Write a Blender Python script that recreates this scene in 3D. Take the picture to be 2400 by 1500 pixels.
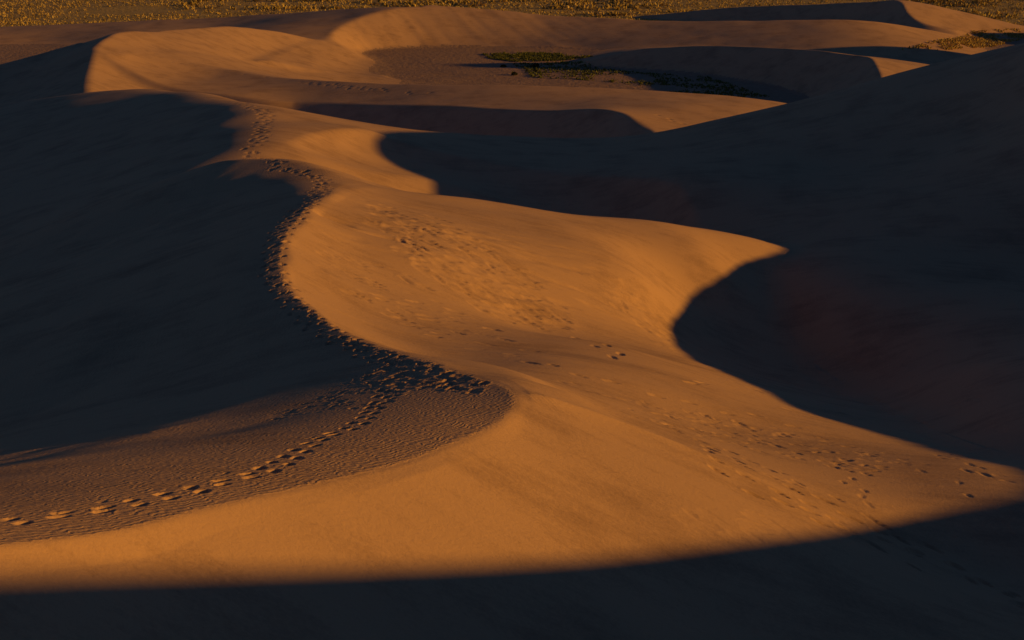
import bpy, math
import numpy as np
from mathutils import Vector

for _o in list(bpy.data.objects):
    bpy.data.objects.remove(_o, do_unlink=True)
scene = bpy.context.scene
C = scene.collection

# ------------------------------------------------------------------ camera
EYE = 92.0                                   # height of the lens above the plain
PITCH = math.radians(19.0)                   # looking down along the ridge
FPX = 3485.0                                 # focal length for a 2400 wide picture
cam_data = bpy.data.cameras.new("camera")
cam_data.sensor_fit = 'HORIZONTAL'
cam_data.angle = 2 * math.atan(1200 / FPX)
cam_data.clip_start = 0.1
cam_data.clip_end = 9000
cam = bpy.data.objects.new("camera", cam_data)
cam.location = (0, 0, EYE)
cam.rotation_euler = (math.radians(90) - PITCH, 0, 0)
C.objects.link(cam)
scene.camera = cam

# ------------------------------------------------------------------ sky, sun, exposure
SUN_EL = math.radians(10.0)
SUN_AZ = math.radians(5.0)                   # how far the sun stands behind due right
SUN = np.array([math.cos(SUN_EL) * math.cos(SUN_AZ),
                -math.cos(SUN_EL) * math.sin(SUN_AZ), math.sin(SUN_EL)])
world = bpy.data.worlds.new("World")
scene.world = world
world.use_nodes = True
wn = world.node_tree
sky = wn.nodes.new("ShaderNodeTexSky")
sky.sky_type = 'NISHITA'
sky.sun_disc = False
sky.sun_elevation = SUN_EL
sky.sun_rotation = math.radians(90) + SUN_AZ
sky.air_density = 1.0
sky.dust_density = 0.0
sky.ozone_density = 4.0
sky.altitude = 2400.0
bg = wn.nodes["Background"]
bg.inputs[1].default_value = 0.05
wn.links.new(sky.outputs[0], bg.inputs[0])

sun_data = bpy.data.lights.new("sun", 'SUN')
sun_data.energy = 5.0
sun_data.color = (1.0, 0.51, 0.065)
sun_data.angle = math.radians(0.55)
sun = bpy.data.objects.new("sun", sun_data)
sun.rotation_euler = Vector([float(v) for v in SUN]).to_track_quat('Z', 'Y').to_euler()
C.objects.link(sun)

scene.view_settings.view_transform = 'Standard'
scene.view_settings.look = 'None'
scene.view_settings.gamma = 1.0
scene.view_settings.use_curve_mapping = False
scene.view_settings.exposure = -0.52
scene.cycles.max_bounces = 4

QUAL = 1.03                                    # grid step, 1 = fine

# ------------------------------------------------------------------ laying out the terrain
# Everything below is in metres, x to the right, y ahead, z relative to the lens.
SP, CP = math.sin(PITCH), math.cos(PITCH)


def at(px, py, dist):
    """point seen at (px, py) of the picture, dist metres ahead."""
    u = (px - 1200.0) / FPX
    v = (750.0 - py) / FPX
    dy = CP + v * SP
    dz = -SP + v * CP
    t = dist / dy
    return (u * t, dist, dz * t)


def line(pts):
    return [at(*p) for p in pts]


def tangents(pts):
    p = np.array(pts)[:, :2]
    t = np.gradient(p, axis=0)
    t /= np.linalg.norm(t, axis=1)[:, None]
    return t


def offs(pts, side, dist, dz):
    """points a step away from a line: side +1 = right of travel."""
    t = tangents(pts)
    n = np.stack([t[:, 1], -t[:, 0]], 1) * side
    dist = np.broadcast_to(dist, len(pts))
    dz = np.broadcast_to(dz, len(pts))
    return [(p[0] + n[i, 0] * dist[i], p[1] + n[i, 1] * dist[i], p[2] + dz[i])
            for i, p in enumerate(pts)]


def shift(pts, vx, vy, dist, dz):
    dz = np.broadcast_to(dz, len(pts))
    return [(p[0] + vx * dist, p[1] + vy * dist, p[2] + dz[i]) for i, p in enumerate(pts)]


def resample(pts, n):
    p = np.array(pts, float)
    d = np.r_[0, np.cumsum(np.linalg.norm(np.diff(p[:, :2], axis=0), axis=1))]
    s = np.linspace(0, d[-1], n)
    return np.stack([np.interp(s, d, p[:, k]) for k in range(p.shape[1])], 1)


def smooth_line(pts, n):
    """Catmull-Rom through the points, n samples evenly along it."""
    p = np.array(pts, float)
    q = np.vstack([2 * p[0] - p[1], p, 2 * p[-1] - p[-2]])
    out = []
    for i in range(1, len(q) - 2):
        t = np.linspace(0, 1, 24, endpoint=False)[:, None]
        a, b, c, d = q[i - 1], q[i], q[i + 1], q[i + 2]
        out.append(0.5 * (2 * b + (c - a) * t + (2 * a - 5 * b + 4 * c - d) * t ** 2 + (3 * b - a - 3 * c + d) * t ** 3))
    out.append(p[-1:])
    return resample(np.vstack(out), n)


# grid: rings round the standing point, fine where the picture looks
def steps(a, b, d0, d1):
    """values from a to b with a step that grows evenly from d0 to d1."""
    n = max(2, int(round(2 * (b - a) / (d0 + d1))))
    w = np.linspace(d0, d1, n)
    return a + (b - a) * np.r_[0, np.cumsum(w)] / w.sum()


FT = 0.00138 * QUAL
FR = 0.0021 * QUAL
th_mid = np.arange(-0.400, 0.400, FT)
TH = np.r_[-steps(0.4003, math.pi, 0.004, 0.12)[::-1][:-1], -0.4003, th_mid[1:], steps(0.4003, 1.75, 0.004, 0.02),
           steps(1.75, math.pi, 0.03, 0.12)[1:]]
TH = np.unique(np.round(TH, 7))
LR = np.r_[steps(math.log(0.12), math.log(13.0), 0.2, 0.02),
           np.arange(math.log(13.0), math.log(62.0), FR)[1:],
           np.arange(math.log(62.0), math.log(190.0), FR * 1.15),
           np.arange(math.log(190.0), math.log(225.0), FR * 2.5),
           np.arange(math.log(225.0), math.log(470.0), FR * 1.0),
           steps(math.log(470.0), math.log(600.0), FR * 1.5, FR * 4),
           steps(math.log(600.0), math.log(6000.0), 0.012, 0.12)[1:]]
LR = np.unique(np.round(LR, 7))
NT, NR = len(TH), len(LR)
RR = np.exp(LR)
GX = RR[:, None] * np.sin(TH)[None, :]
GY = RR[:, None] * np.cos(TH)[None, :]
# coarse grid for the smooth sheets
CT = np.unique(np.r_[TH[::6], TH[-1]])
CR = np.unique(np.r_[LR[::6], LR[-1]])
CX = np.exp(CR)[:, None] * np.sin(CT)[None, :]
CY = np.exp(CR)[:, None] * np.cos(CT)[None, :]


def cubic_weights(src, dst):
    """indices and Catmull-Rom weights on a non uniform axis (Lagrange, 4 points)."""
    i = np.clip(np.searchsorted(src, dst) - 2, 0, len(src) - 4)
    idx = i[:, None] + np.arange(4)[None, :]
    xs = src[idx]
    w = np.ones_like(xs)
    for a in range(4):
        for b in range(4):
            if a != b:
                w[:, a] *= (dst - xs[:, b]) / (xs[:, a] - xs[:, b])
    return idx, w


IT, WT = cubic_weights(CT, TH)
IR, WR = cubic_weights(CR, LR)


def up(Z):
    A = sum(Z[:, IT[:, k]] * WT[None, :, k] for k in range(4))
    return sum(A[IR[:, k], :] * WR[:, k][:, None] for k in range(4)).astype(np.float32)


def tps(pts, lam=1e-5):
    """thin plate sheet through points, in (bearing, log range)."""
    p = np.array(pts, float)
    q = np.stack([np.arctan2(p[:, 0], p[:, 1]), 0.5 * np.log(p[:, 0] ** 2 + p[:, 1] ** 2)], 1)
    n = len(q)
    d2 = ((q[:, None] - q[None]) ** 2).sum(2)
    K = 0.5 * d2 * np.log(d2 + 1e-12)
    A = np.zeros((n + 3, n + 3))
    A[:n, :n] = K + lam * np.eye(n)
    A[:n, n] = A[n, :n] = 1
    A[:n, n + 1:] = q
    A[n + 1:, :n] = q.T
    c = np.linalg.solve(A, np.r_[p[:, 2], 0, 0, 0])
    tt = np.clip(CT, -0.95, 1.85)
    Z = c[n] + c[n + 1] * tt[None, :] + c[n + 2] * CR[:, None]
    for k in range(n):
        d2 = (tt[None, :] - q[k, 0]) ** 2 + (CR[:, None] - q[k, 1]) ** 2 + 1e-12
        Z = Z + c[k] * (0.5 * d2 * np.log(d2))
    return up(Z)


def smin(a, b, k):
    h = np.maximum(k - np.abs(a - b), 0) / k
    return np.minimum(a, b) - h * h * k * 0.25


def smax(a, b, k):
    return -smin(-a, -b, k)


def ridge(crest, ml, mr, n=36, p=2.0, end=0.4, reach=45.0):
    """two sheets that meet in a crest: planes along it, blended. Slopes ml / mr may vary along it."""
    c = smooth_line(np.c_[np.array(crest), np.broadcast_to(ml, len(crest)), np.broadcast_to(mr, len(crest))], n)
    t = np.gradient(c[:, :3], axis=0)
    ln = np.linalg.norm(t[:, :2], axis=1)
    t = t / ln[:, None]
    WL = WRt = WS = 0
    dm = np.full(CX.shape, 1e9)
    for i in range(n):
        ex, ey = CX - c[i, 0], CY - c[i, 1]
        al = ex * t[i, 0] + ey * t[i, 1]
        si = ex * t[i, 1] - ey * t[i, 0]                    # + right
        dm = np.minimum(dm, ex * ex + ey * ey)
        w = 1.0 / (ex * ex + ey * ey + 4.0) ** p
        base = c[i, 2] + np.clip(al, -ln[i] * 4, ln[i] * 4) * t[i, 2]
        if i == 0:
            base = base - end * np.maximum(-al, 0)
        if i == n - 1:
            base = base - end * np.maximum(al, 0)
        WL = WL + w * (base + c[i, 3] * si)
        WRt = WRt + w * (base - c[i, 4] * si)
        WS = WS + w
    drop = 0.5 * np.maximum(np.sqrt(dm) - reach, 0)
    return up(WL / WS - drop), up(WRt / WS - drop)
# ------------------------------------------------------------------ near dune: its sinuous crest
crest_front = line([(-260, 1330, 16.6), (0, 1278, 18.5), (213, 1253, 20.0), (467, 1195, 22.5), (667, 1150, 24.6), (827, 1113, 26.5),
                    (1027, 1053, 29.6), (1107, 1020, 31.3), (1160, 997, 32.6)])
crest_tip = line([(1193, 970, 34.0), (1208, 948, 35.2), (1212, 930, 36.0), (1203, 915, 36.8), (1177, 900, 37.7)])
crest_back = line([(1127, 887, 38.6), (1060, 867, 40.2), (960, 833, 43.0), (893, 813, 45.0), (793, 767, 49.0), (733, 720, 52.6),
                   (700, 693, 54.7), (680, 670, 56.4), (669, 635, 59.0), (667, 605, 61.3), (672, 572, 64.2), (685, 540, 67.0),
                   (703, 517, 69.5), (730, 487, 73.0), (753, 468, 76.5), (800, 443, 83.0), (850, 428, 89.0)])
crest = crest_front + crest_tip + crest_back
spur = line([(850, 428, 89.0), (900, 439, 89.0), (980, 449, 89.6), (1060, 457, 90.5), (1170, 474, 91.7), (1300, 495, 93.0), (1450, 511, 95.0),
             (1600, 527, 97.0), (1720, 548, 98.5), (1830, 580, 100.0), (1930, 640, 101.0)])
saddle = line([(560, 370, 98.5), (604, 370, 97.5), (684, 375, 95.0), (760, 397, 92.0)])

# windward sheet
W_pts = list(crest[::1])
W_pts += offs(crest_front, +1, 3.0, 0.15) + offs(crest_back[2:], +1, 3.0, 0.2) + offs(crest_back[2:], +1, 10.0, 1.0)
W_pts += offs(crest_front, -1, 1.6, -0.10) + offs(crest_front, -1, 4.2, -0.48) + offs(crest_front, -1, 7.0, -1.05)
W_pts += offs(crest_front[:-2], -1, 12.0, -2.4) + offs(crest_front[:-3], -1, 20.0, -4.95)
W_pts += offs(crest_back[4:-2], -1, 0.9, -0.12) + offs(crest_back[5:-2], -1, 4.0, -1.05) + offs(crest_back[6:-2], -1, 9.0, -2.6)
W_pts += offs(crest_back[7:-2], -1, 18.0, -5.4)
W_pts += saddle + line([(733, 411, 90.0), (690, 392, 93.2), (770, 425, 87.0), (745, 440, 83.0)])
pass_line = line([(753, 468, 76.0), (733, 411, 90.0), (640, 372, 96.0)])
far_left = line([(640, 372, 96.0), (600, 345, 117.0), (612, 300, 128.0), (608, 262, 139.0), (585, 243, 147.0)])
for _d, _z in ((6.0, -1.1), (12.0, -2.8), (25.0, -6.6), (42.0, -11.0)):
    W_pts += offs(pass_line, -1, _d, _z)[1:] + shift(far_left[1:], -0.98, 0.2, _d, _z - 2.2)
W_pts += [(p[0], p[1], p[2] - 2.2) for p in far_left[2:]] + [(-45, 60, -30.0), (-40, 35, -23.0), (-22, 14, -11.5), (-10, 6, -5.0)]
W_pts += offs(spur[4:], -1, 4.0, 3.0) + [(30, 30, 5.0), (60, 60, 10.0), (40, 140, 5.0)]
W = tps(W_pts)

# sunward sheet: front face, nose, bowl, valley
L_pts = list(crest)
L_pts += offs(crest_front, -1, 2.0, 1.15) + offs(crest_front, -1, 7.0, 4.0) + offs(crest_front[:6], -1, 16.0, 9.0)
L_pts += offs(crest_back[4:], -1, 3.0, 1.6) + offs(crest_back[5:-2], -1, 10.0, 5.5)
for _d, _z in ((1.2, -0.60), (2.6, -1.28), (4.2, -2.0), (6.0, -2.7), (9.0, -3.55), (14.0, -4.6)):
    L_pts += offs(crest_front[:-1], +1, _d, _z)
L_pts += line([(1330, 963, 37.3), (1450, 1003, 37.9), (1570, 1042, 38.3), (1700, 1090, 38.6), (1870, 1165, 38.3), (2050, 1245, 38.0), (2300, 1330, 38.0)])
L_pts += offs(crest_back[:3], +1, 1.2, -0.32) + offs(crest_back[:3], +1, 2.6, -0.72) + offs(crest_back[4:13], +1, 1.2, -0.70) + offs(crest_back[4:13], +1, 2.6, -1.45)
L_pts += line([(1250, 885, 42.2), (1300, 920, 39.6), (1300, 850, 52.0), (1300, 800, 60.0), (1400, 850, 54.5), (1400, 800, 62.5), (1550, 880, 55.0), (1350, 960, 40.7), (1700, 1000, 48.5),
               (1000, 715, 64.0), (1000, 600, 71.4), (1000, 520, 79.0), (1150, 700, 69.8), (1250, 770, 68.0), (1150, 590, 77.0),
               (1300, 600, 80.5), (1300, 690, 74.5), (1400, 740, 74.0), (1500, 650, 82.0), (1450, 570, 88.0), (1650, 590, 92.0),
               (1560, 750, 80.5), (1620, 700, 87.0), (1750, 630, 94.0), (1600, 830, 71.0), (1850, 950, 58.0), (2050, 1040, 51.0), (2400, 1115, 45.0), (2350, 1160, 42.5)])
L_pts += spur[1:] + offs(spur[2:-1], -1, 3.0, 0.25) + offs(spur[2:-1], -1, 10.0, 0.6)
L_pts += [(35, 100, -37), (35, 75, -31), (32, 55, -26.5), (32, 40, -23), (28, 25, -19), (10, 14, -13.5), (2, 6, -5.5), (-3, 3, -3.2), (3, 2, -3.0)]
L = tps(L_pts, 2e-4)

# back of the spur
K_line = saddle + spur
_t = np.r_[np.zeros(len(saddle)), np.clip(np.arange(len(spur)) / 3.0, 0, 1)]
K_pts = list(K_line)
for _d, _a, _b in ((4.0, -1.15, -1.25), (12.0, -4.2, -4.5), (28.0, -9.0, -9.0), (-5.0, 1.3, 1.6), (-15.0, 3.8, 5.0)):
    K_pts += shift(K_line, 0.18, 0.98, _d, _a + (_b - _a) * _t)
K_pts += shift(far_left[1:], -1, 0, 10.0, 0.5) + shift(far_left[1:], -1, 0, 24.0, 1.5)
K_pts += [(-40, 60, -18), (-25, 60, -12)]
K = tps(K_pts, 3e-4)

soft = (0.010 * RR / 20.0)[:, None].astype(np.float32)
HA = smin(W, L, soft * 6)
wide = smin(W, L, soft * 30)
HA = smin(HA, K, soft * 6)

# ------------------------------------------------------------------ ridge beyond and the high dune on the right
skyline = line([(-250, 268, 216), (0, 236, 210), (180, 213, 204), (350, 203, 192), (480, 213, 172), (600, 235, 153), (700, 253, 150), (800, 271, 150), (950, 296, 153),
                (1100, 308, 157), (1250, 316, 158), (1400, 318, 158), (1520, 308, 157), (1650, 281, 156), (1840, 240, 156), (2100, 168, 156), (2400, 95, 153)])
east = [(58, 141, -17), (61, 136.6, -15.4), (61, 131, -15.4), (61, 127.3, -16), (60, 124, -17.1), (60, 120, -17.6), (60, 114.6, -18.4), (60, 110, -19.4), (60, 103, -20.8), (60, 97.3, -21.8), (60, 91.8, -20.7), (60, 86.7, -19.7), (60, 83, -19.65), (60, 76.3, -18.6), (60, 73.2, -18.6), (60, 66.7, -17.2), (60, 60.8, -16.5), (60, 53.7, -15.1), (60, 50.8, -15.05), (60, 48.4, -14.95), (60, 44.2, -13.95), (60, 41.6, -13.4), (60, 38.1, -12.6), (60, 36.7, -11.9), (60, 33.3, -10.1), (60, 28.9, -7.8), (60, 25.9, -6.2), (60, 23.3, -4.8), (60, 20.5, -3.15), (60, 18.3, -1.75), (60, 15.8, -0.2), (60, 13.5, 1.2), (60, 11.6, 2.42), (60, 6, 5.1), (60, 0, 6.9)]
hump = line([(690, 345, 119.5), (700, 328, 123.0), (728, 316, 127.0), (770, 308, 131.0), (820, 302, 135.0), (870, 303, 137.0)])
WB_pts = list(skyline) + east
WB_pts += far_left[1:] + line([(690, 285, 137.0), (660, 330, 120.5)])
for _d, _z in ((5.0, -0.9), (12.0, -2.9), (25.0, -6.4), (42.0, -10.8)):
    WB_pts += shift(far_left[1:], -0.98, 0.2, _d, _z) + shift(far_left[:1], -0.98, 0.1, _d, _z * 1.15 - 1.3)
WB_pts += line([(300, 225, 184.0), (100, 245, 190.0)])
WB_pts += hump
WB_pts += line([(900, 320, 138.0), (1000, 350, 135.0), (1200, 390, 132.0), (1000, 320, 145.0), (1200, 345, 146.0), (1400, 370, 140.0)])
WB_pts += line([(1600, 420, 122.0), (1700, 340, 140.0), (1900, 520, 109.0), (2000, 400, 125.0), (2000, 300, 138.0), (2300, 300, 130.0), (2300, 500, 106.0), (2200, 650, 92.0),
                (2000, 700, 88.0), (2350, 850, 67.0), (2400, 1000, 53.0), (1800, 640, 95.0), (2380, 700, 86.0)])
WB_pts += [(0, 110, -35.5), (0, 95, -35), (-12, 92, -27), (10, 80, -36), (5, 60, -34), (0, 40, -30), (5, 30, -25), (20, 30, -22.5), (14, 20, -18.5), (30, 20, -15), (30, 10, -9.5), (10, 5, -5.5), (0, 8, -8.5), (-10, 15, -16), (-8, 30, -22), (-20, 60, -30)]
WB_pts += [(40, 70, -26.0), (40, 50, -22.3), (40, 100, -29.5), (40, 35, -17.6), (45, 120, -24.0), (40, 15, -7.5), (30, -5, -1.5), (2, 1, -2.6)]
WB = tps(WB_pts, 2e-4)

LB_pts = list(hump) + offs(hump, -1, 5.0, 3.0) + offs(hump, -1, 15.0, 9.0)
LB_pts += line([(740, 350, 123.0), (760, 372, 119.0), (830, 340, 132.0), (830, 360, 128.0), (850, 400, 119.5), (930, 400, 125.0), (900, 350, 133.5), (960, 435, 118.5), (1040, 445, 120.0)])
LB_pts += [(8, 110, -36), (25, 110, -20), (40, 90, -5), (10, 140, -26), (60, 130, 10), (60, 60, 15), (45, 155, 5), (60, 20, 25), (0, 60, -5), (-22, 104, -20), (-40, 100, -10), (0, 150, -25)]
LB = tps(LB_pts)

KB_pts = list(skyline) + shift(skyline, 0.12, 0.99, 8.0, -2.5) + shift(skyline, 0.12, 0.99, 25.0, -9.0) + shift(skyline, 0.12, 0.99, 60.0, -21.0)
KB_pts += shift(skyline, -0.12, -0.99, 10.0, 2.4) + shift(skyline, -0.12, -0.99, 40.0, 9.0)
KB_pts += [(62, 128, -15.0), (75, 128, -17.0), (60, 80, -5), (60, 30, 10), (100, 120, -25), (0, 60, 0)]
KB = tps(KB_pts)
EB_pts = east + offs(east, -1, 6.0, -1.4) + offs(east, -1, 20.0, -5.5) + offs(east, -1, 60.0, -18.0)
EB_pts += offs(east, +1, 8.0, 3.0) + offs(east, +1, 30.0, 12.0) + [(-40, 140, 20), (-10, 60, 20)]
EB = tps(EB_pts)
HB = smin(WB, LB, soft * 3)
HB = smin(HB, KB, soft * 14)
HB = smin(HB, EB, soft * 10)

# ------------------------------------------------------------------ far dunes
FAR = (RR > 150.0)
yy = GY
floor = np.interp(GY, [-50, 150, 250, 300, 345, 385, 420, 470, 560, 1200, 6000], [-60, -60, -58.5, -58.2, -58.2, -58.6, -60, -62, -63.5, -66, -70]).astype(np.float32)


def far_dune(crest, ml, mr, k, **kw):
    l, r = ridge(crest, ml, mr, **kw)
    return smin(l, r, k)


# left hand peak with its lit bowl
c_peak = line([(170, 330, 215), (205, 215, 247), (212, 160, 268), (226, 110, 285), (262, 82, 298), (300, 74, 308), (350, 73, 317), (420, 66, 332), (500, 61, 345), (560, 62, 353),
               (650, 73, 361), (700, 84, 365), (760, 101, 366), (850, 137, 362), (940, 175, 350)])
l_, r_ = ridge(c_peak, [.30, .30, .32, .34, .36, .3, .3, .3, .3, .3, .3, .3, .3, .3, .3], .4)
nb = tps(c_peak + offs(c_peak[:3], +1, 5.0, -1.9) + offs(c_peak[:3], +1, 11.0, -3.4) + offs(c_peak[:4], -1, 8.0, 3.0)
         + line([(350, 105, 303), (450, 110, 313), (450, 150, 293), (550, 110, 331), (550, 150, 309), (650, 120, 346), (650, 165, 322), (760, 140, 349), (760, 175, 328), (850, 170, 345), (950, 190, 335)])
         + [(-20, 300, -62), (-40, 240, -53), (-100, 340, -44), (-60, 380, -48), (-20, 400, -55)], 1e-4)
peak = smin(l_, nb, 0.6)
c_shoulder = line([(-250, 215, 276), (-100, 178, 284), (0, 150, 290), (100, 124, 294), (180, 101, 297), (262, 82, 298)])
peak = smax(peak, far_dune(c_shoulder, .35, .10, 0.8, reach=70.0) - 0.8 * np.maximum(GX + 86, 0), 0.8)

# long low ridge across the middle, hollowed in front
c_mid = line([(380, 132, 297), (467, 155, 291), (567, 166, 287), (667, 180, 280), (800, 190, 271), (1000, 197, 264), (1200, 199, 261), (1400, 206, 260), (1600, 218, 259), (1850, 242, 258), (2050, 300, 250)])
c_low = line([(690, 238, 259), (760, 239, 257), (900, 243, 252), (1100, 250, 245), (1300, 257, 236), (1440, 261, 228.5), (1462, 268, 226.5), (1490, 285, 222), (1530, 305, 217)])
mid_back, _ = ridge(c_mid, [.15, .18, .22, .26, .3, .35, .35, .35, .35, .35, .35], .3, reach=400.0)
low_l, low_r = ridge(c_low, .3, [.45, .58, .6, .6, .6, .6, .52, .44, .36], reach=400.0, end=-0.5)
M_pts = list(c_mid) + list(c_low) + offs(c_mid, -1, 8.0, 0.5) + offs(c_low[1:], +1, 10.0, 0.8)
M_pts += line([(1600, 250, 240), (1600, 285, 229), (1720, 250, 246), (1800, 262, 245), (450, 190, 275), (600, 215, 265), (330, 160, 284), (300, 200, 264)])
M_pts += [(p[0] + 4.0, p[1], p[2] - 1.2) for p in c_peak[1:4]] + [(-108, 262, -58), (-100, 232, -56), (-104, 292, -58), (100, 240, -52), (60, 210, -50), (-60, 210, -46), (0, 200, -44)]
mid = smin(tps(M_pts, 1e-6), mid_back, 0.4)
mid = smin(mid, low_r, 0.4)

# far bowl with its windward apron
c_bowl = line([(855, 140, 366), (812, 112, 368), (772, 88, 373), (782, 72, 380), (800, 60, 386), (835, 44, 391), (870, 31, 395), (915, 20, 399), (960, 15, 402), (1030, 15, 404), (1100, 17, 405), (1200, 25, 405), (1300, 35, 404), (1450, 43, 400),
               (1600, 48, 395), (1800, 47, 389), (2000, 46, 386), (2120, 58, 392), (2250, 82, 402), (2330, 100, 405)])
bl, br = ridge(c_bowl, [-.1, -.1, -.1, -.1, -.1, -.1, -.1, -.1, .0, .15, .2, .25, .3, .3, .3, .3, .3, .3, .3, .3], [.5, .5, .5, .52, .52, .52, .52, .52, .5, .48, .45, .38, .3, .24, .22, .2, .2, .2, .16, .12], n=48, reach=400.0)
e_apron = line([(-500, 78, 430), (-250, 70, 430), (0, 62, 430), (300, 50, 425), (600, 35, 420), (800, 22, 411), (960, 15, 402), (1030, 15, 404)])
apron = tps(e_apron[1:-1] + line([(870, 31, 395), (800, 60, 386), (772, 88, 373), (700, 60, 389), (500, 65, 405), (300, 80, 400),
                  (0, 100, 396), (0, 130, 376), (100, 115, 388), (660, 85, 376), (-400, 100, 396)]) + [(-170, 480, -64), (0, 450, -55), (-100, 470, -60), (-260, 420, -62), (100, 420, -50), (50, 330, -30), (-60, 300, -50)])
ab, _ = ridge(e_apron, .22, .3, reach=400.0)
ab = ab + 1.5 * np.maximum(GX + 24, 0)
apron = apron + 1.0 * np.maximum(GX + 20, 0)
apron = smin(apron, ab, 0.5)
bowl = smin(smin(bl, br, 0.5), apron, 0.4)

# dark dune beyond the hollow, and the one behind it
c_t = line([(1290, 162, 356), (1350, 149, 356), (1420, 132, 356), (1500, 116, 355), (1600, 109, 353), (1700, 107, 349), (1800, 111, 342), (1900, 118, 333), (2000, 127, 322), (2035, 132, 317), (2052, 150, 309), (2066, 182, 295), (2075, 230, 276)])
tl, tr = ridge(c_t, [.1, .12, .14, .16, .2, .2, .2, .2, .2, .2, .24, .26, .26], [.2, .4, .54, .58, .6, .6, .6, .6, .6, .6, .56, .5, .44], n=48)
dune_t = smin(tl, tr, 0.4)
# its tall neighbour to the right, whose shadow reaches across the hollow
c_v = [(160, 320, -46.0), (163, 333, -34.0), (165, 342, -26.4), (168, 351, -34.0), (172, 364, -47.0)]
dune_t = smax(dune_t, far_dune(c_v, .6, .6, 0.6, n=20), 0.6)
c_u = line([(1400, 50, 474), (1480, 40, 470), (1600, 27, 461), (1750, 14, 450), (1900, 8, 440), (2040, 3, 430), (2108, 0, 425), (2118, 20, 419), (2145, 42, 411), (2185, 58, 406), (2240, 72, 403)])
ul, ur = ridge(c_u, [.2, .2, .25, .25, .25, .22, .2, .2, .18, .14, .1], [.3, .4, .52, .58, .6, .6, .6, .56, .5, .4, .3], n=48)
dune_u = smin(ul, ur, 0.4)

# ------------------------------------------------------------------ put the ground together
far_on = (GY > 205.0) & (RR[:, None] > 200)
low_z = np.float32(-200)
HA = HA - np.maximum(GY - 108, 0) * 0.5
HB = HB - np.maximum(GY - 205, 0) * 0.6
layers = [('plain', floor, 0.5),
          ('bowl', np.where(far_on & (GY > 320), bowl, low_z), 1.0),
          ('t', np.where(far_on & (GY > 270), dune_t, low_z), 1.0),
          ('u', np.where(far_on & (GY > 370), dune_u, low_z), 1.0),
          ('peak', np.where(far_on & (GX < 60), peak, low_z), 1.2),
          ('mid', np.where(far_on & (GY < 330), mid, low_z), 2.0),
          ('right', HB, 2.0),
          ('near', HA, 1.1)]
H = layers[0][1].copy()
ID = np.zeros(H.shape, np.int8)
for _i, (_n, _h, _k) in enumerate(layers[1:], 1):
    ID[_h > H] = _i
    H = smax(H, _h, np.float32(_k))
_s = np.interp(np.abs(TH), [0, .46, 1.2, 3.2], [.64, .64, .1, .1])[None, :]
stand = -1.7 - _s * RR[:, None] + np.interp(RR, [12, 16], [0, 12])[:, None] * (RR > 12)[:, None] + 2000 * (RR > 16)[:, None]
H = smin(H, stand, 0.6)                                   # the slope under the photographer
H = smax(H, -3.2 - _s * RR[:, None] - 3.0 * np.maximum(RR - 5.0, 0)[:, None], 0.6)
back = np.clip((np.abs(TH - 0.45) - 1.35) / 0.6, 0, 1)[None, :]
back = back * back * (3 - 2 * back)
H = H * (1 - back) + back * (-2.6 - 20 * (1 - np.exp(-RR / 60.0)))[:, None]
H = H.astype(np.float32)
windward = (np.clip((L - W) / (0.02 + 0.12 * soft * 20), 0, 1) * (ID == 7)).astype(np.float32)

# ------------------------------------------------------------------ small relief in the sand
rng = np.random.default_rng(11)


def vnoise(x, y, seed=0):
    """smooth value noise, -1..1."""
    ix = np.floor(x).astype(np.int64)
    iy = np.floor(y).astype(np.int64)
    fx = (x - ix).astype(np.float32)
    fy = (y - iy).astype(np.float32)
    fx = fx * fx * (3 - 2 * fx)
    fy = fy * fy * (3 - 2 * fy)

    def h(a, b):
        n = (a * 374761393 + b * 668265263 + seed * 974634777) & 0xFFFFFFFF
        n = ((n ^ (n >> 13)) * 1274126177) & 0xFFFFFFFF
        return ((n ^ (n >> 16)) & 0xFFFF).astype(np.float32) / 32767.5 - 1.0
    return (h(ix, iy) * (1 - fx) + h(ix + 1, iy) * fx) * (1 - fy) + (h(ix, iy + 1) * (1 - fx) + h(ix + 1, iy + 1) * fx) * fy


# rows and columns that the picture can reach
r0, r1 = np.searchsorted(LR, math.log(12.0)), np.searchsorted(LR, math.log(560.0))
c0, c1 = np.searchsorted(TH, -0.46), np.searchsorted(TH, 0.46)
sl = (slice(r0, r1), slice(c0, c1))
sx, sy = GX[sl], GY[sl]
rr_ = RR[r0:r1, None]
near = (ID[sl] == 7)
slip = np.clip((W[sl] - L[sl]) / 0.25, 0, 1) * near
# streaks that run down the slip faces
front = 1.0 / (1.0 + np.exp(np.clip((sy - 36.0 + 0.12 * sx) / 1.2, -40, 40)))
d = np.zeros(sx.shape, np.float32)
for fx_, fy_, wgt, seed in ((0.87, -0.49, front, 3), (0.97, 0.12, 1 - front, 7)):
    a_ = sx * fx_ + sy * fy_
    b_ = -sx * fy_ + sy * fx_
    st = vnoise(b_ / 0.42, a_ / 4.5, seed) * 0.012 + vnoise(b_ / 1.3, a_ / 7.0, seed + 1) * 0.03 + vnoise(b_ / 2.9 + 5, a_ / 11.0, seed + 5) * np.where(wgt is front, 0.34, 0.10) + vnoise(b_ / 0.16, a_ / 2.4, seed + 2) * 0.004
    d += (st * wgt * slip * np.where(wgt is front, 0.55, 1.0)).astype(np.float32)
    if seed == 7:
        # churned, slumped sand half way down the bowl
        e_ = np.exp(-((b_ - 73.0 - 0.15 * a_) / 4.6) ** 2) * np.clip((a_ + 4.5) / 3.0, 0, 1) * np.clip((19.0 - a_) / 6.0, 0, 1)
        lump = vnoise(b_ / 0.5, a_ / 2.4, 21) * 0.6 + vnoise(b_ / 0.26, a_ / 1.3, 22) * 0.4
        d += (np.maximum(lump - 0.05, 0) * e_ * slip * (1 - front) * -0.28).astype(np.float32)
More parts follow.
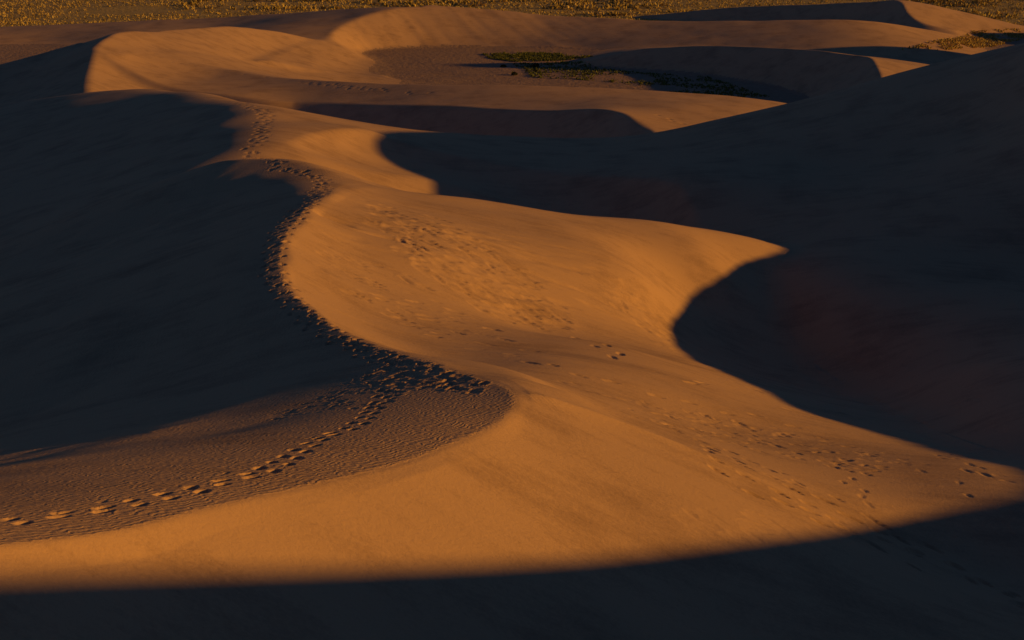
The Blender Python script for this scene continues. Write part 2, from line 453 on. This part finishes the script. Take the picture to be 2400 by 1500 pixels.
# low wind scours on the long shaded windward slope
lee = np.clip((L[sl] - W[sl] - 2.5) / 5.0, 0, 1) * near
a_, b_ = sx * 0.86 - sy * 0.5, sx * 0.5 + sy * 0.86
d += ((vnoise(a_ / 1.1, b_ / 4.2, 51) * 0.035 + vnoise(a_ / 3.2, b_ / 9.0, 52) * 0.12 + np.maximum(vnoise(a_ / 0.5, b_ / 2.6, 53), 0) * 0.02 * (vnoise(sx / 4.0, sy / 4.0, 54) > 0.1)) * lee).astype(np.float32)
# the sharp nose that runs down from the tip of the crest
nose = smooth_line(np.array(line([(1205, 925, 36.4), (1330, 963, 37.3), (1450, 1003, 37.9), (1570, 1042, 38.3), (1700, 1090, 38.6), (1870, 1165, 38.3)])), 60)
dn = np.full(sx.shape, 1e9)
kn = np.zeros(sx.shape)
w_ = (sx > -4) & (sx < 14) & (sy > 31) & (sy < 45)
for i_ in range(60):
    q_ = np.hypot(sx - nose[i_, 0], sy - nose[i_, 1])
    c_ = w_ & (q_ < dn)
    dn[c_] = q_[c_]
    kn[c_] = i_ / 59.0
d += np.where(w_, 0.20 * np.exp(-np.maximum(dn - 0.06, 0) / 0.8) * np.clip(kn * 8, 0, 1) * np.clip((1 - kn) * 1.6, 0, 1), 0).astype(np.float32) * slip.astype(np.float32)
# soft wind scours on every dune, larger far away
d += (vnoise(sx / 9.0, sy / 5.0, 31) * 0.07 + vnoise(sx / 3.1, sy / 1.7, 32) * 0.014).astype(np.float32) * np.clip((rr_ - 25) / 60, 0, 1)
far_ = np.clip((rr_ - 200) / 40, 0, 1)
d += (vnoise(sx / 26.0 + 3, sy / 14.0, 33) * 0.22 + vnoise(sx / 7.0 + 3, sy / 3.6, 34) * 0.06).astype(np.float32) * far_
# slip streaks of the far bowls
for lay, fx_, fy_, seed in ((1, 0.62, -0.78, 41), (4, 0.92, -0.39, 47)):
    m_ = (ID[sl] == lay)
    a_ = sx * fx_ + sy * fy_
    b_ = -sx * fy_ + sy * fx_
    part_ = np.clip((30.0 - sx) / 25.0, 0.12, 1) * np.clip((apron[sl] - br[sl]) / 0.6, 0, 1) if lay == 1 else np.clip((sx + 80) / 12.0, 0, 1)
    d += ((vnoise(b_ / 1.9, a_ / 16.0, seed) * 0.07 + vnoise(b_ / 0.8, a_ / 9.0, seed + 1) * 0.035) * m_ * part_).astype(np.float32)
H[sl] += d
del d

horizon = np.maximum.accumulate(H / RR[:, None], axis=0)


def ground(px, py):
    """where the line of sight through (px, py) first meets the ground."""
    u = (px - 1200.0) / FPX
    v = (750.0 - py) / FPX
    dy, dz = CP + v * SP, -SP + v * CP
    th = math.atan2(u, dy)
    slope = dz / math.hypot(u, dy)
    j = int(np.clip(round(float(np.interp(th, TH, np.arange(NT)))), 0, NT - 1))
    k = int(np.clip(np.searchsorted(horizon[:, j], slope), 1, NR - 1))
    a, b = horizon[k - 1, j], horizon[k, j]
    f = min(max((slope - a) / (b - a + 1e-12), 0), 1)
    r = math.exp(LR[k - 1] + f * (LR[k] - LR[k - 1]))
    return r * math.sin(th), r * math.cos(th)


def height(x, y):
    th, lr = np.arctan2(x, y), 0.5 * np.log(x * x + y * y)
    j = np.clip(np.searchsorted(TH, th) - 1, 0, NT - 2)
    i = np.clip(np.searchsorted(LR, lr) - 1, 0, NR - 2)
    a = np.clip((th - TH[j]) / (TH[j + 1] - TH[j]), 0, 1)
    b = np.clip((lr - LR[i]) / (LR[i + 1] - LR[i]), 0, 1)
    return (H[i, j] * (1 - a) + H[i, j + 1] * a) * (1 - b) + (H[i + 1, j] * (1 - a) + H[i + 1, j + 1] * a) * b


PIT = np.zeros_like(H)
RIM = np.zeros_like(H)


def tread(x, y, hx, hy, ln, wd, depth, rim=0.35):
    """press one print into the sand, heel to toe along (hx, hy), with a pushed up rim."""
    r, th = math.hypot(x, y), math.atan2(x, y)
    w = 1.3 * max(ln, wd)
    j0, j1 = np.searchsorted(TH, [th - w / r, th + w / r])
    i0, i1 = np.searchsorted(LR, [math.log(max(r - w, 1.3)), math.log(r + w)])
    if j1 <= j0 or i1 <= i0:
        return
    ex, ey = GX[i0:i1, j0:j1] - x, GY[i0:i1, j0:j1] - y
    a = (ex * hx + ey * hy) * (2 / ln)
    b = (-ex * hy + ey * hx) * (2 / wd) * (1 + 0.18 * a)
    q = a * a + b * b
    w = (slice(i0, i1), slice(j0, j1))
    PIT[w] = np.minimum(PIT[w], -depth * np.exp(-q ** 2.6))
    RIM[w] = np.maximum(RIM[w], rim * depth * np.exp(-((np.sqrt(q) - 1.3) / 0.26) ** 2))


def walk(path, step, lanes, jitter, ln, wd, depth, pair=False, skip=0.0, rim=0.22):
    """prints along a path given in the picture, followed on the ground."""
    w = np.array([ground(*p) for p in path])
    w = smooth_line(w, 400)
    dist = np.r_[0, np.cumsum(np.linalg.norm(np.diff(w, axis=0), axis=1))]
    for lane in lanes:
        s = rng.uniform(0, step)
        side = 1
        while s < dist[-1]:
            if rng.random() >= skip:
                x, y = np.interp(s, dist, w[:, 0]), np.interp(s, dist, w[:, 1])
                x2, y2 = np.interp(s + 0.4, dist, w[:, 0]), np.interp(s + 0.4, dist, w[:, 1])
                hx, hy = x2 - x, y2 - y
                n = math.hypot(hx, hy) or 1
                hx, hy = hx / n, hy / n
                t = rng.normal(0, 0.18)
                hx, hy = hx * math.cos(t) - hy * math.sin(t), hx * math.sin(t) + hy * math.cos(t)
                k = rng.uniform(0.85, 1.15)
                for sd in ((1, -1) if pair else (side,)):
                    o = lane + sd * (0.17 if pair else 0.15) * (ln / 0.4) + rng.normal(0, jitter)
                    back = 0.12 * sd if pair else 0
                    tread(x - hy * o + hx * back, y + hx * o + hy * back, hx, hy, ln * k, wd * k, depth * rng.uniform(0.75, 1.2), rim)
                side = -side
            s += step * rng.uniform(0.9, 1.1)


def scatter(poly, n, heading, ln, wd, depth, rim=0.3):
    poly = np.array(poly, float)
    lo, hi = poly.min(0), poly.max(0)
    k = 0
    while k < n:
        p = rng.uniform(lo, hi)
        ins = False
        for i in range(len(poly)):
            a, b = poly[i], poly[i - 1]
            if (a[1] > p[1]) != (b[1] > p[1]) and p[0] < (b[0] - a[0]) * (p[1] - a[1]) / (b[1] - a[1]) + a[0]:
                ins = not ins
        if not ins:
            continue
        k += 1
        x, y = ground(*p)
        t = heading + rng.normal(0, 0.35 if heading < 3 else 2.0)
        q = rng.uniform(0.6, 1.25)
        tread(x, y, math.cos(t), math.sin(t), ln * q, wd * q, depth * rng.uniform(0.4, 1.15), rim)


# the walked line along the near crest
walk([(-60, 1240), (0, 1228), (110, 1211), (250, 1192), (370, 1166), (460, 1148), (545, 1123), (615, 1106), (665, 1080), (720, 1046), (770, 1021), (825, 1000), (868, 968), (890, 938), (903, 910)],
     0.86, (0,), 0.02, 0.36, 0.19, 0.085, pair=True, rim=0.08)
walk([(-60, 1236), (110, 1206), (370, 1160), (615, 1100), (720, 1042), (825, 995)], 1.7, (0.34,), 0.08, 0.24, 0.12, 0.02, skip=0.3, rim=0.0)
ridge_path = [(1000, 868), (900, 840), (830, 806), (770, 772), (722, 735), (684, 700), (655, 660), (643, 620), (645, 585), (655, 555), (675, 525), (700, 497), (728, 472), (752, 450), (765, 432), (745, 416), (700, 400), (650, 382), (612, 371)]
walk(ridge_path[:15], 0.72, (-0.22, 0.34), 0.07, 0.42, 0.22, 0.075, rim=0.3)
walk(ridge_path[14:], 0.95, (-0.1, 0.35), 0.08, 0.5, 0.26, 0.08)
walk([(600, 366), (588, 352), (598, 334), (616, 314), (612, 294), (622, 276), (610, 258), (585, 248), (562, 240)], 0.95, (-0.35, 0.35), 0.14, 0.55, 0.3, 0.09, skip=0.1)
scatter([(800, 782), (900, 818), (1010, 850), (1090, 878), (1150, 900), (1110, 922), (1010, 905), (930, 930), (870, 920), (850, 880), (890, 862), (820, 822)], 130, 9.0, 0.44, 0.22, 0.05, rim=0.45)
scatter([(840, 880), (930, 920), (900, 960), (780, 960), (640, 985), (720, 935)], 50, 9.0, 0.34, 0.16, 0.03)
# tracks down the sunlit bowl and across its foot
walk([(1330, 785), (1440, 829), (1490, 857), (1560, 880), (1640, 900), (1680, 908), (1760, 931), (1860, 960), (1960, 985)], 1.25, (0,), 0.12, 0.8, 0.26, 0.08, skip=0.15)
walk([(1310, 893), (1400, 925), (1480, 950), (1560, 968), (1640, 985)], 1.1, (0, 0.5), 0.12, 0.5, 0.2, 0.035, skip=0.3)
walk([(1640, 1045), (1760, 1097), (1880, 1152), (1990, 1203), (2080, 1243), (2200, 1300)], 0.75, (0,), 0.03, 0.66, 0.2, 0.075)
walk([(1620, 1072), (1750, 1145), (1820, 1176), (1890, 1207), (1965, 1237), (2040, 1268), (2140, 1330)], 0.95, (0,), 0.05, 0.56, 0.24, 0.085)
walk([(1660, 1075), (1780, 1131), (1850, 1170), (1920, 1205), (1990, 1236)], 0.9, (0, 0.35), 0.07, 0.48, 0.2, 0.075, skip=0.15)
walk([(1560, 1000), (1680, 1048), (1800, 1098), (1930, 1158), (2050, 1215)], 1.0, (0, -0.45), 0.08, 0.5, 0.2, 0.05, skip=0.2)
walk([(1450, 935), (1560, 968), (1680, 1005), (1800, 1040), (1950, 1085), (2100, 1125)], 1.3, (0,), 0.12, 0.5, 0.2, 0.05, skip=0.2)
walk([(2060, 1262), (2180, 1310), (2300, 1370), (2400, 1420)], 0.9, (0, 0.4), 0.1, 0.5, 0.22, 0.08)
walk([(1250, 850), (1400, 893), (1560, 930), (1720, 965), (1880, 1000)], 1.4, (0,), 0.15, 0.55, 0.22, 0.05, skip=0.25)
walk([(1975, 1118), (2012, 1147), (2030, 1178), (2050, 1200)], 0.7, (0,), 0.1, 0.42, 0.18, 0.035)
walk([(2050, 1078), (2150, 1095), (2230, 1125), (2290, 1172)], 1.3, (0,), 0.15, 0.45, 0.18, 0.03, skip=0.15)
walk([(2180, 1060), (2290, 1108), (2400, 1133)], 0.8, (0, 0.4), 0.1, 0.5, 0.18, 0.035, skip=0.2)
scatter([(1500, 940), (1900, 1020), (2200, 1090), (2000, 1110), (1700, 1040), (1450, 970)], 150, -0.3, 0.45, 0.17, 0.05)
scatter([(1620, 1200), (1900, 1225), (1760, 1262), (1600, 1262)], 22, -0.4, 0.75, 0.32, 0.022)
scatter([(850, 465), (1010, 500), (1180, 600), (1340, 735), (1300, 790), (1150, 740), (990, 640), (880, 540)], 230, -0.18, 1.05, 0.32, 0.08)
scatter([(720, 560), (950, 640), (1150, 760), (1330, 850), (1250, 860), (950, 770), (760, 650)], 70, -0.1, 0.8, 0.24, 0.06)
scatter([(1480, 660), (1550, 740), (1600, 830), (1500, 790), (1430, 700)], 55, -0.25, 0.85, 0.32, 0.07)
scatter([(1600, 850), (1800, 930), (2200, 1040), (2350, 900), (2000, 800)], 60, -0.3, 0.6, 0.28, 0.06)
# the line of prints over the ridge in the middle and on the far peak
walk([(700, 192), (760, 198), (850, 207), (930, 214), (1010, 220)], 1.0, (-0.3, 0.4), 0.25, 0.55, 0.4, 0.10, skip=0.2)
walk([(305, 90), (335, 112), (378, 136), (420, 150), (520, 164), (640, 184)], 1.5, (0,), 0.2, 0.6, 0.4, 0.11, skip=0.15)
walk([(1530, 268), (1565, 278), (1600, 292)], 1.3, (0,), 0.2, 0.8, 0.5, 0.15)
H += PIT + RIM * np.clip(1 + PIT / 0.02, 0, 1)

# ------------------------------------------------------------------ meshes
PX, PY, PZ = GX.astype(np.float32), GY.astype(np.float32), H
P = np.stack([PX, PY, PZ + np.float32(EYE)], -1)
du = np.gradient(P, axis=1)
dv = np.gradient(P, axis=0)
N = np.cross(du, dv)
N /= np.linalg.norm(N, axis=-1, keepdims=True) + 1e-12


def terrain_object(name, mask, mat, label=None):
    """the quads of the grid picked by mask, as one mesh with the ground's own normals."""
    q = np.argwhere(mask)
    i, j = q[:, 0], q[:, 1]
    vid = np.stack([i * NT + j, i * NT + j + 1, (i + 1) * NT + j + 1, (i + 1) * NT + j], 1)
    used, inv = np.unique(vid, return_inverse=True)
    inv = inv.reshape(-1, 4)
    me = bpy.data.meshes.new(name)
    me.vertices.add(len(used))
    me.vertices.foreach_set('co', P.reshape(-1, 3)[used].astype(np.float32).ravel())
    me.loops.add(inv.size)
    me.loops.foreach_set('vertex_index', inv.astype(np.int32).ravel())
    me.polygons.add(len(inv))
    me.polygons.foreach_set('loop_start', np.arange(0, inv.size, 4, dtype=np.int32))
    me.update(calc_edges=True)
    me.polygons.foreach_set('use_smooth', np.ones(len(inv), bool))
    at_ = me.attributes.new('ripple', 'FLOAT', 'POINT')
    at_.data.foreach_set('value', windward.ravel()[used])
    me.normals_split_custom_set_from_vertices(N.reshape(-1, 3)[used])
    me.materials.append(mat)
    o = bpy.data.objects.new(name, me)
    C.objects.link(o)
    o['kind'] = 'structure'
    if label:
        o['label'] = label
    return o

# ------------------------------------------------------------------ materials
def new_mat(name):
    m = bpy.data.materials.new(name)
    m.use_nodes = True
    nt = m.node_tree
    b = nt.nodes['Principled BSDF']
    b.inputs['Roughness'].default_value = 0.95
    b.inputs['Specular IOR Level'].default_value = 0.12
    return m, nt, b


def node(nt, kind, **kw):
    n = nt.nodes.new(kind)
    for k, v in kw.items():
        if k.startswith('i_'):
            n.inputs[k[2:].replace('_', ' ')].default_value = v
        else:
            setattr(n, k, v)
    return n


def ramp(nt, fac, stops):
    r = nt.nodes.new('ShaderNodeValToRGB')
    while len(r.color_ramp.elements) < len(stops):
        r.color_ramp.elements.new(0.5)
    for e, (p, c) in zip(r.color_ramp.elements, stops):
        e.position = p
        e.color = (*c, 1)
    nt.links.new(fac, r.inputs[0])
    return r.outputs[0]


def sand_material(name, light, dark, ripples):
    m, nt, b = new_mat(name)
    geo = node(nt, 'ShaderNodeNewGeometry')
    pos = geo.outputs['Position']
    n1 = node(nt, 'ShaderNodeTexNoise', i_Scale=0.22, i_Detail=5.0, i_Roughness=0.6)
    n2 = node(nt, 'ShaderNodeTexNoise', i_Scale=9.0, i_Detail=4.0, i_Roughness=0.7)
    nt.links.new(pos, n1.inputs['Vector'])
    nt.links.new(pos, n2.inputs['Vector'])
    mx = node(nt, 'ShaderNodeMath', operation='MULTIPLY_ADD')
    nt.links.new(n2.outputs[0], mx.inputs[0])
    mx.inputs[1].default_value = 0.45
    nt.links.new(n1.outputs[0], mx.inputs[2])
    # thin streaks of darker grains
    mp0 = node(nt, 'ShaderNodeMapping')
    mp0.inputs['Rotation'].default_value = (0, 0, math.radians(20))
    mp0.inputs['Scale'].default_value = (0.18, 1.5, 1.0)
    nt.links.new(pos, mp0.inputs['Vector'])
    n3 = node(nt, 'ShaderNodeTexNoise', i_Scale=1.1, i_Detail=5.0, i_Roughness=0.62)
    nt.links.new(mp0.outputs[0], n3.inputs['Vector'])
    mx2 = node(nt, 'ShaderNodeMath', operation='MULTIPLY_ADD')
    nt.links.new(n3.outputs[0], mx2.inputs[0])
    mx2.inputs[1].default_value = 0.5
    nt.links.new(mx.outputs[0], mx2.inputs[2])
    nt.links.new(ramp(nt, mx2.outputs[0], [(0.68, dark), (1.25, light)]), b.inputs['Base Color'])
    grain = node(nt, 'ShaderNodeTexNoise', i_Scale=7.0, i_Detail=7.0, i_Roughness=0.75)
    nt.links.new(pos, grain.inputs['Vector'])
    bump = node(nt, 'ShaderNodeBump', i_Strength=0.8, i_Distance=0.03)
    nt.links.new(grain.outputs[0], bump.inputs['Height'])
    out = bump
    if ripples:
        # wind ripples, a hand's breadth apart, along the crest
        warp = node(nt, 'ShaderNodeTexNoise', i_Scale=1.3, i_Detail=2.0)
        nt.links.new(pos, warp.inputs['Vector'])
        add = node(nt, 'ShaderNodeVectorMath', operation='MULTIPLY_ADD')
        nt.links.new(warp.outputs['Color'], add.inputs[0])
        add.inputs[1].default_value = (0.55, 0.55, 0.0)
        nt.links.new(pos, add.inputs[2])
        mp = node(nt, 'ShaderNodeMapping')
        mp.inputs['Rotation'].default_value = (0, 0, math.radians(32))
        nt.links.new(add.outputs[0], mp.inputs['Vector'])
        wave = node(nt, 'ShaderNodeTexWave', wave_type='BANDS', bands_direction='X', wave_profile='SIN')
        wave.inputs['Scale'].default_value = 2.1
        wave.inputs['Distortion'].default_value = 5.5
        wave.inputs['Detail'].default_value = 2.0
        wave.inputs['Detail Scale'].default_value = 2.4
        nt.links.new(mp.outputs[0], wave.inputs['Vector'])
        at_ = node(nt, 'ShaderNodeAttribute', attribute_name='ripple')
        amp = node(nt, 'ShaderNodeTexNoise', i_Scale=2.2, i_Detail=2.0)
        nt.links.new(pos, amp.inputs['Vector'])
        m0 = node(nt, 'ShaderNodeMath', operation='MULTIPLY')
        nt.links.new(wave.outputs['Fac'], m0.inputs[0])
        nt.links.new(amp.outputs[0], m0.inputs[1])
        mul = node(nt, 'ShaderNodeMath', operation='MULTIPLY')
        nt.links.new(m0.outputs[0], mul.inputs[0])
        nt.links.new(at_.outputs['Fac'], mul.inputs[1])
        b2 = node(nt, 'ShaderNodeBump', i_Strength=1.0, i_Distance=0.026)
        nt.links.new(mul.outputs[0], b2.inputs['Height'])
        nt.links.new(bump.outputs[0], b2.inputs['Normal'])
        out = b2
    nt.links.new(out.outputs[0], b.inputs['Normal'])
    return m


SAND = sand_material('sand', (0.55, 0.33, 0.21), (0.36, 0.212, 0.14), False)
SAND_NEAR = sand_material('rippled_sand', (0.55, 0.33, 0.21), (0.36, 0.212, 0.14), True)


def plain_material():
    m, nt, b = new_mat('dry_ground')
    geo = node(nt, 'ShaderNodeNewGeometry')
    n1 = node(nt, 'ShaderNodeTexNoise', i_Scale=0.05, i_Detail=6.0, i_Roughness=0.65)
    n2 = node(nt, 'ShaderNodeTexNoise', i_Scale=0.9, i_Detail=4.0, i_Roughness=0.7)
    nt.links.new(geo.outputs['Position'], n1.inputs['Vector'])
    nt.links.new(geo.outputs['Position'], n2.inputs['Vector'])
    at_ = node(nt, 'ShaderNodeAttribute', attribute_name='ripple')      # here: how overgrown the ground is
    s = node(nt, 'ShaderNodeMath', operation='MULTIPLY_ADD')
    nt.links.new(n1.outputs[0], s.inputs[0])
    s.inputs[1].default_value = 0.9
    nt.links.new(at_.outputs['Fac'], s.inputs[2])
    c1 = ramp(nt, n2.outputs[0], [(0.3, (0.32, 0.20, 0.15)), (0.7, (0.43, 0.27, 0.20))])
    c2 = ramp(nt, n2.outputs[0], [(0.3, (0.34, 0.23, 0.085)), (0.7, (0.62, 0.43, 0.17))])
    f = ramp(nt, s.outputs[0], [(0.75, (0, 0, 0)), (1.05, (1, 1, 1))])
    mix = node(nt, 'ShaderNodeMix', data_type='RGBA')
    nt.links.new(f, mix.inputs[0])
    nt.links.new(c1, mix.inputs[6])
    nt.links.new(c2, mix.inputs[7])
    nt.links.new(mix.outputs[2], b.inputs['Base Color'])
    bump = node(nt, 'ShaderNodeBump', i_Strength=1.0, i_Distance=0.25)
    nt.links.new(n2.outputs[0], bump.inputs['Height'])
    nt.links.new(bump.outputs[0], b.inputs['Normal'])
    return m


PLAIN = plain_material()


def leaf_material(name, a, b_):
    m, nt, b = new_mat(name)
    at_ = node(nt, 'ShaderNodeAttribute', attribute_name='tone')
    nt.links.new(ramp(nt, at_.outputs['Fac'], [(0.0, a), (1.0, b_)]), b.inputs['Base Color'])
    b.inputs['Roughness'].default_value = 0.8
    return m


GRASS_DRY = leaf_material('dry_grass', (0.20, 0.145, 0.045), (0.66, 0.47, 0.16))
GRASS_GREEN = leaf_material('green_grass', (0.05, 0.07, 0.02), (0.26, 0.25, 0.07))
SHRUB = leaf_material('shrub_leaves', (0.035, 0.045, 0.018), (0.09, 0.09, 0.04))
WOOD = leaf_material('shrub_wood', (0.10, 0.07, 0.045), (0.16, 0.12, 0.08))

# ------------------------------------------------------------------ dunes and ground as objects
LABEL_OF = ['flat grassy plain and sandy hollow between the far dunes',
            'far sand dune with a scooped sunlit bowl below the grassland',
            'dark dune beyond the grassy hollow with a small lit right end',
            'farthest dune at the top right with dark front and sharp lit edge',
            'rounded far dune at the left with a broad sunlit streaked flank',
            'long low dune ridge across the middle, shaded hollow in front',
            'high shaded dune on the right and the ridge with small lit slip face behind',
            'near dune with sinuous footprint crest and large sunlit slip face']
overgrown = np.zeros_like(H)
_gy = GY
overgrown[:] = np.clip((_gy - 425) / 12.0, 0, 1) * 0.62 + np.clip((_gy - 300) / 30, 0, 1) * np.clip((400 - _gy) / 20, 0, 1) * 0.1
windward = np.where(ID == 0, overgrown, windward).astype(np.float32)
# each quad belongs to the dune that owns most of its corners
own = ID[:-1, :-1]
for i in range(8):
    m = (own == i)
    if m.any():
        terrain_object('sand_dune' if i else 'ground', m, PLAIN if i == 0 else (SAND_NEAR if i >= 6 else SAND), LABEL_OF[i])

# ------------------------------------------------------------------ grass and shrubs
def tuft_mesh(name, xy, size, tone, blades, mat, lean=0.5):
    """many tufts as one mesh: every tuft a fan of bent blades."""
    n = len(xy)
    z = height(xy[:, 0], xy[:, 1]) + EYE - 0.03
    V, T = [], []
    for b in range(blades):
        ang = rng.uniform(0, 2 * math.pi, n)
        h = size * rng.uniform(0.6, 1.15, n)
        w = size * rng.uniform(0.16, 0.34, n)
        sp = size * rng.uniform(0.05, 0.40, n)
        ln = size * rng.uniform(0.2, lean + 0.3, n)
        cx, cy = xy[:, 0] + np.cos(ang) * sp, xy[:, 1] + np.sin(ang) * sp
        px_, py_ = -np.sin(ang) * w, np.cos(ang) * w
        top = np.stack([cx + np.cos(ang) * ln, cy + np.sin(ang) * ln, z + h], 1)
        mid_ = 0.55
        a = np.stack([cx - px_, cy - py_, z], 1)
        c = np.stack([cx + px_, cy + py_, z], 1)
        e = np.stack([cx + px_ * 0.8 + np.cos(ang) * ln * 0.35, cy + py_ * 0.8 + np.sin(ang) * ln * 0.35, z + h * mid_], 1)
        f = np.stack([cx - px_ * 0.8 + np.cos(ang) * ln * 0.35, cy - py_ * 0.8 + np.sin(ang) * ln * 0.35, z + h * mid_], 1)
        V.append(np.stack([a, c, e, f, top], 1))
        T.append(np.clip(tone + rng.normal(0, 0.15, n), 0, 1))
    V = np.concatenate(V).reshape(-1, 3).astype(np.float32)
    T = np.repeat(np.concatenate(T), 5).astype(np.float32)
    k = len(V) // 5
    base = np.arange(k) * 5
    tri = np.concatenate([np.stack([base, base + 1, base + 2], 1), np.stack([base, base + 2, base + 3], 1), np.stack([base + 3, base + 2, base + 4], 1)])
    me = bpy.data.meshes.new(name)
    me.vertices.add(len(V))
    me.vertices.foreach_set('co', V.ravel())
    me.loops.add(tri.size)
    me.loops.foreach_set('vertex_index', tri.astype(np.int32).ravel())
    me.polygons.add(len(tri))
    me.polygons.foreach_set('loop_start', np.arange(0, tri.size, 3, dtype=np.int32))
    me.update(calc_edges=True)
    me.attributes.new('tone', 'FLOAT', 'POINT').data.foreach_set('value', T)
    me.materials.append(mat)
    o = bpy.data.objects.new(name, me)
    C.objects.link(o)
    return o


def layer_at(x, y):
    th, lr = np.arctan2(x, y), 0.5 * np.log(x * x + y * y)
    return ID[np.clip(np.searchsorted(LR, lr), 0, NR - 1), np.clip(np.searchsorted(TH, th), 0, NT - 1)]


def in_poly(p, poly):
    ins = np.zeros(len(p), bool)
    for i in range(len(poly)):
        a, b = poly[i], poly[i - 1]
        c = (a[1] > p[:, 1]) != (b[1] > p[:, 1])
        ins ^= c & (p[:, 0] < (b[0] - a[0]) * (p[:, 1] - a[1]) / (b[1] - a[1] + 1e-9) + a[0])
    return ins


def stuff(o, label):
    o['kind'] = 'stuff'
    o['label'] = label
    o['category'] = 'grass'


# the grassland beyond the dunes
n = 38000
xy = np.stack([rng.uniform(-230, 190, n), 426 + 190 * rng.uniform(0, 1, n) ** 1.3], 1)
dens = vnoise(xy[:, 0] / 22, xy[:, 1] / 16, 61) * 0.6 + vnoise(xy[:, 0] / 7, xy[:, 1] / 6, 62) * 0.5
bare = np.exp(-(((xy[:, 0] + 128) / 22) ** 2 + ((xy[:, 1] - 486) / 11) ** 2))
keep = (layer_at(xy[:, 0], xy[:, 1]) == 0) & (dens - 1.6 * bare + rng.uniform(-0.5, 0.5, n) > -0.55)
xy = xy[keep]
dens = dens[keep]
bush = (vnoise(xy[:, 0] / 30 + 9, xy[:, 1] / 9, 63) + (xy[:, 1] - 500) / 60 > 0.25) & (xy[:, 0] > -110) & (rng.random(len(xy)) < 0.5)
stuff(tuft_mesh('grassland', xy[~bush], rng.uniform(0.3, 0.7, (~bush).sum()), 0.7 + 0.3 * dens[~bush], 3, GRASS_DRY), 'dry golden grass covering the plain beyond the dunes')
stuff(tuft_mesh('brush', xy[bush], rng.uniform(0.6, 1.5, bush.sum()), 0.3 + 0.6 * rng.random(bush.sum()), 5, GRASS_DRY), 'low brushy scrub scattered over the far grassland')


def patch(name, polys, n, size, tone, mat, label, blades=4):
    pts = []
    for poly, share in polys:
        w = np.array([ground(*p) for p in poly])
        lo, hi = w.min(0), w.max(0)
        q = rng.uniform(lo, hi, (int(n * share * 3), 2))
        q = q[in_poly(q, w)][:int(n * share)]
        pts.append(q)
    q = np.concatenate(pts)
    d_ = vnoise(q[:, 0] / 5, q[:, 1] / 4, 71) + 0.5 * vnoise(q[:, 0] / 1.8, q[:, 1] / 1.8, 72)
    q = q[d_ + rng.uniform(-0.35, 0.35, len(q)) > -0.1]
    o = tuft_mesh(name, q, rng.uniform(size[0], size[1], len(q)), tone + 0.3 * rng.random(len(q)), blades, mat)
    stuff(o, label)


patch('hollow_grass', [([(1130, 126), (1200, 123), (1320, 126), (1392, 132), (1330, 141), (1220, 146), (1150, 138)], 0.35),
                       ([(1200, 150), (1330, 145), (1400, 160), (1520, 172), (1660, 180), (1800, 226), (1840, 238), (1700, 224), (1560, 208), (1400, 190), (1250, 182)], 0.65)],
      8500, (0.22, 0.5), 0.35, GRASS_GREEN, 'green grass growing along the floor of the hollow')
patch('right_grass', [([(2110, 118), (2150, 108), (2230, 92), (2280, 72), (2400, 68), (2400, 92), (2300, 112), (2220, 119)], 1.0)],
      4200, (0.3, 0.65), 0.5, GRASS_DRY, 'yellow green grass behind the shaded dune at the right edge')


# single dark shrubs in the hollow
def shrub(px, py, size, label):
    x, y = ground(px, py)
    root = bpy.data.objects.new('shrub', None)
    root.location = (x, y, float(height(np.array([x]), np.array([y]))[0]) + EYE - 0.05)
    C.objects.link(root)
    root['label'] = label
    root['category'] = 'shrub'
    root['group'] = 'shrubs in the hollow'
    k = 90
    v, f, tone = [], [], []
    for i in range(k):
        t, u, rad = rng.uniform(0, 6.283), rng.uniform(0, 1), rng.uniform(0.55, 1.0)
        c = np.array([math.cos(t) * math.sqrt(1 - u * u) * rad * 0.9, math.sin(t) * math.sqrt(1 - u * u) * rad * 0.9, 0.12 + u * rad * 0.75]) * size
        a_ = rng.normal(0, 1, 3) * size * 0.16
        b_ = rng.normal(0, 1, 3) * size * 0.16
        m0 = len(v)
        v += [tuple(c - a_), tuple(c + b_), tuple(c + a_), tuple(c - b_)]
        f.append((m0, m0 + 1, m0 + 2, m0 + 3))
        tone += [rng.random()] * 4
    me = bpy.data.meshes.new('foliage')
    me.from_pydata(v, [], f)
    me.attributes.new('tone', 'FLOAT', 'POINT').data.foreach_set('value', np.array(tone, np.float32))
    me.materials.append(SHRUB)
    o = bpy.data.objects.new('foliage', me)
    o.parent = root
    C.objects.link(o)
    v, f = [], []
    for i in range(5):
        t = rng.uniform(0, 6.283)
        top = np.array([math.cos(t) * 0.45, math.sin(t) * 0.45, 0.6]) * size
        m0 = len(v)
        for q in range(3):
            w_ = np.array([math.cos(q * 2.094), math.sin(q * 2.094), 0]) * size * 0.05
            v += [tuple(w_ + np.array([0, 0, -0.05])), tuple(top + w_ * 0.4)]
        for q in range(3):
            r_2 = (q + 1) % 3
            f.append((m0 + 2 * q, m0 + 2 * r_2, m0 + 2 * r_2 + 1, m0 + 2 * q + 1))
    me = bpy.data.meshes.new('stems')
    me.from_pydata(v, [], f)
    me.materials.append(WOOD)
    o = bpy.data.objects.new('stems', me)
    o.parent = root
    C.objects.link(o)


for px_, py_, s_, lab in ((1180, 157, 0.8, 'leftmost small dark shrub standing alone in the shaded hollow'),
                          (1255, 158, 1.2, 'larger dark shrub on bare shaded sand below the grass strip'),
                          (1205, 176, 0.9, 'low dark shrub nearest the long low ridge in the hollow'),
                          (1256, 167, 0.7, 'small dark shrub just in front of the larger one'),
                          (962, 15, 1.3, 'tiny dark shrub alone on the crest of the far bowl')):
    shrub(px_, py_, s_, lab)
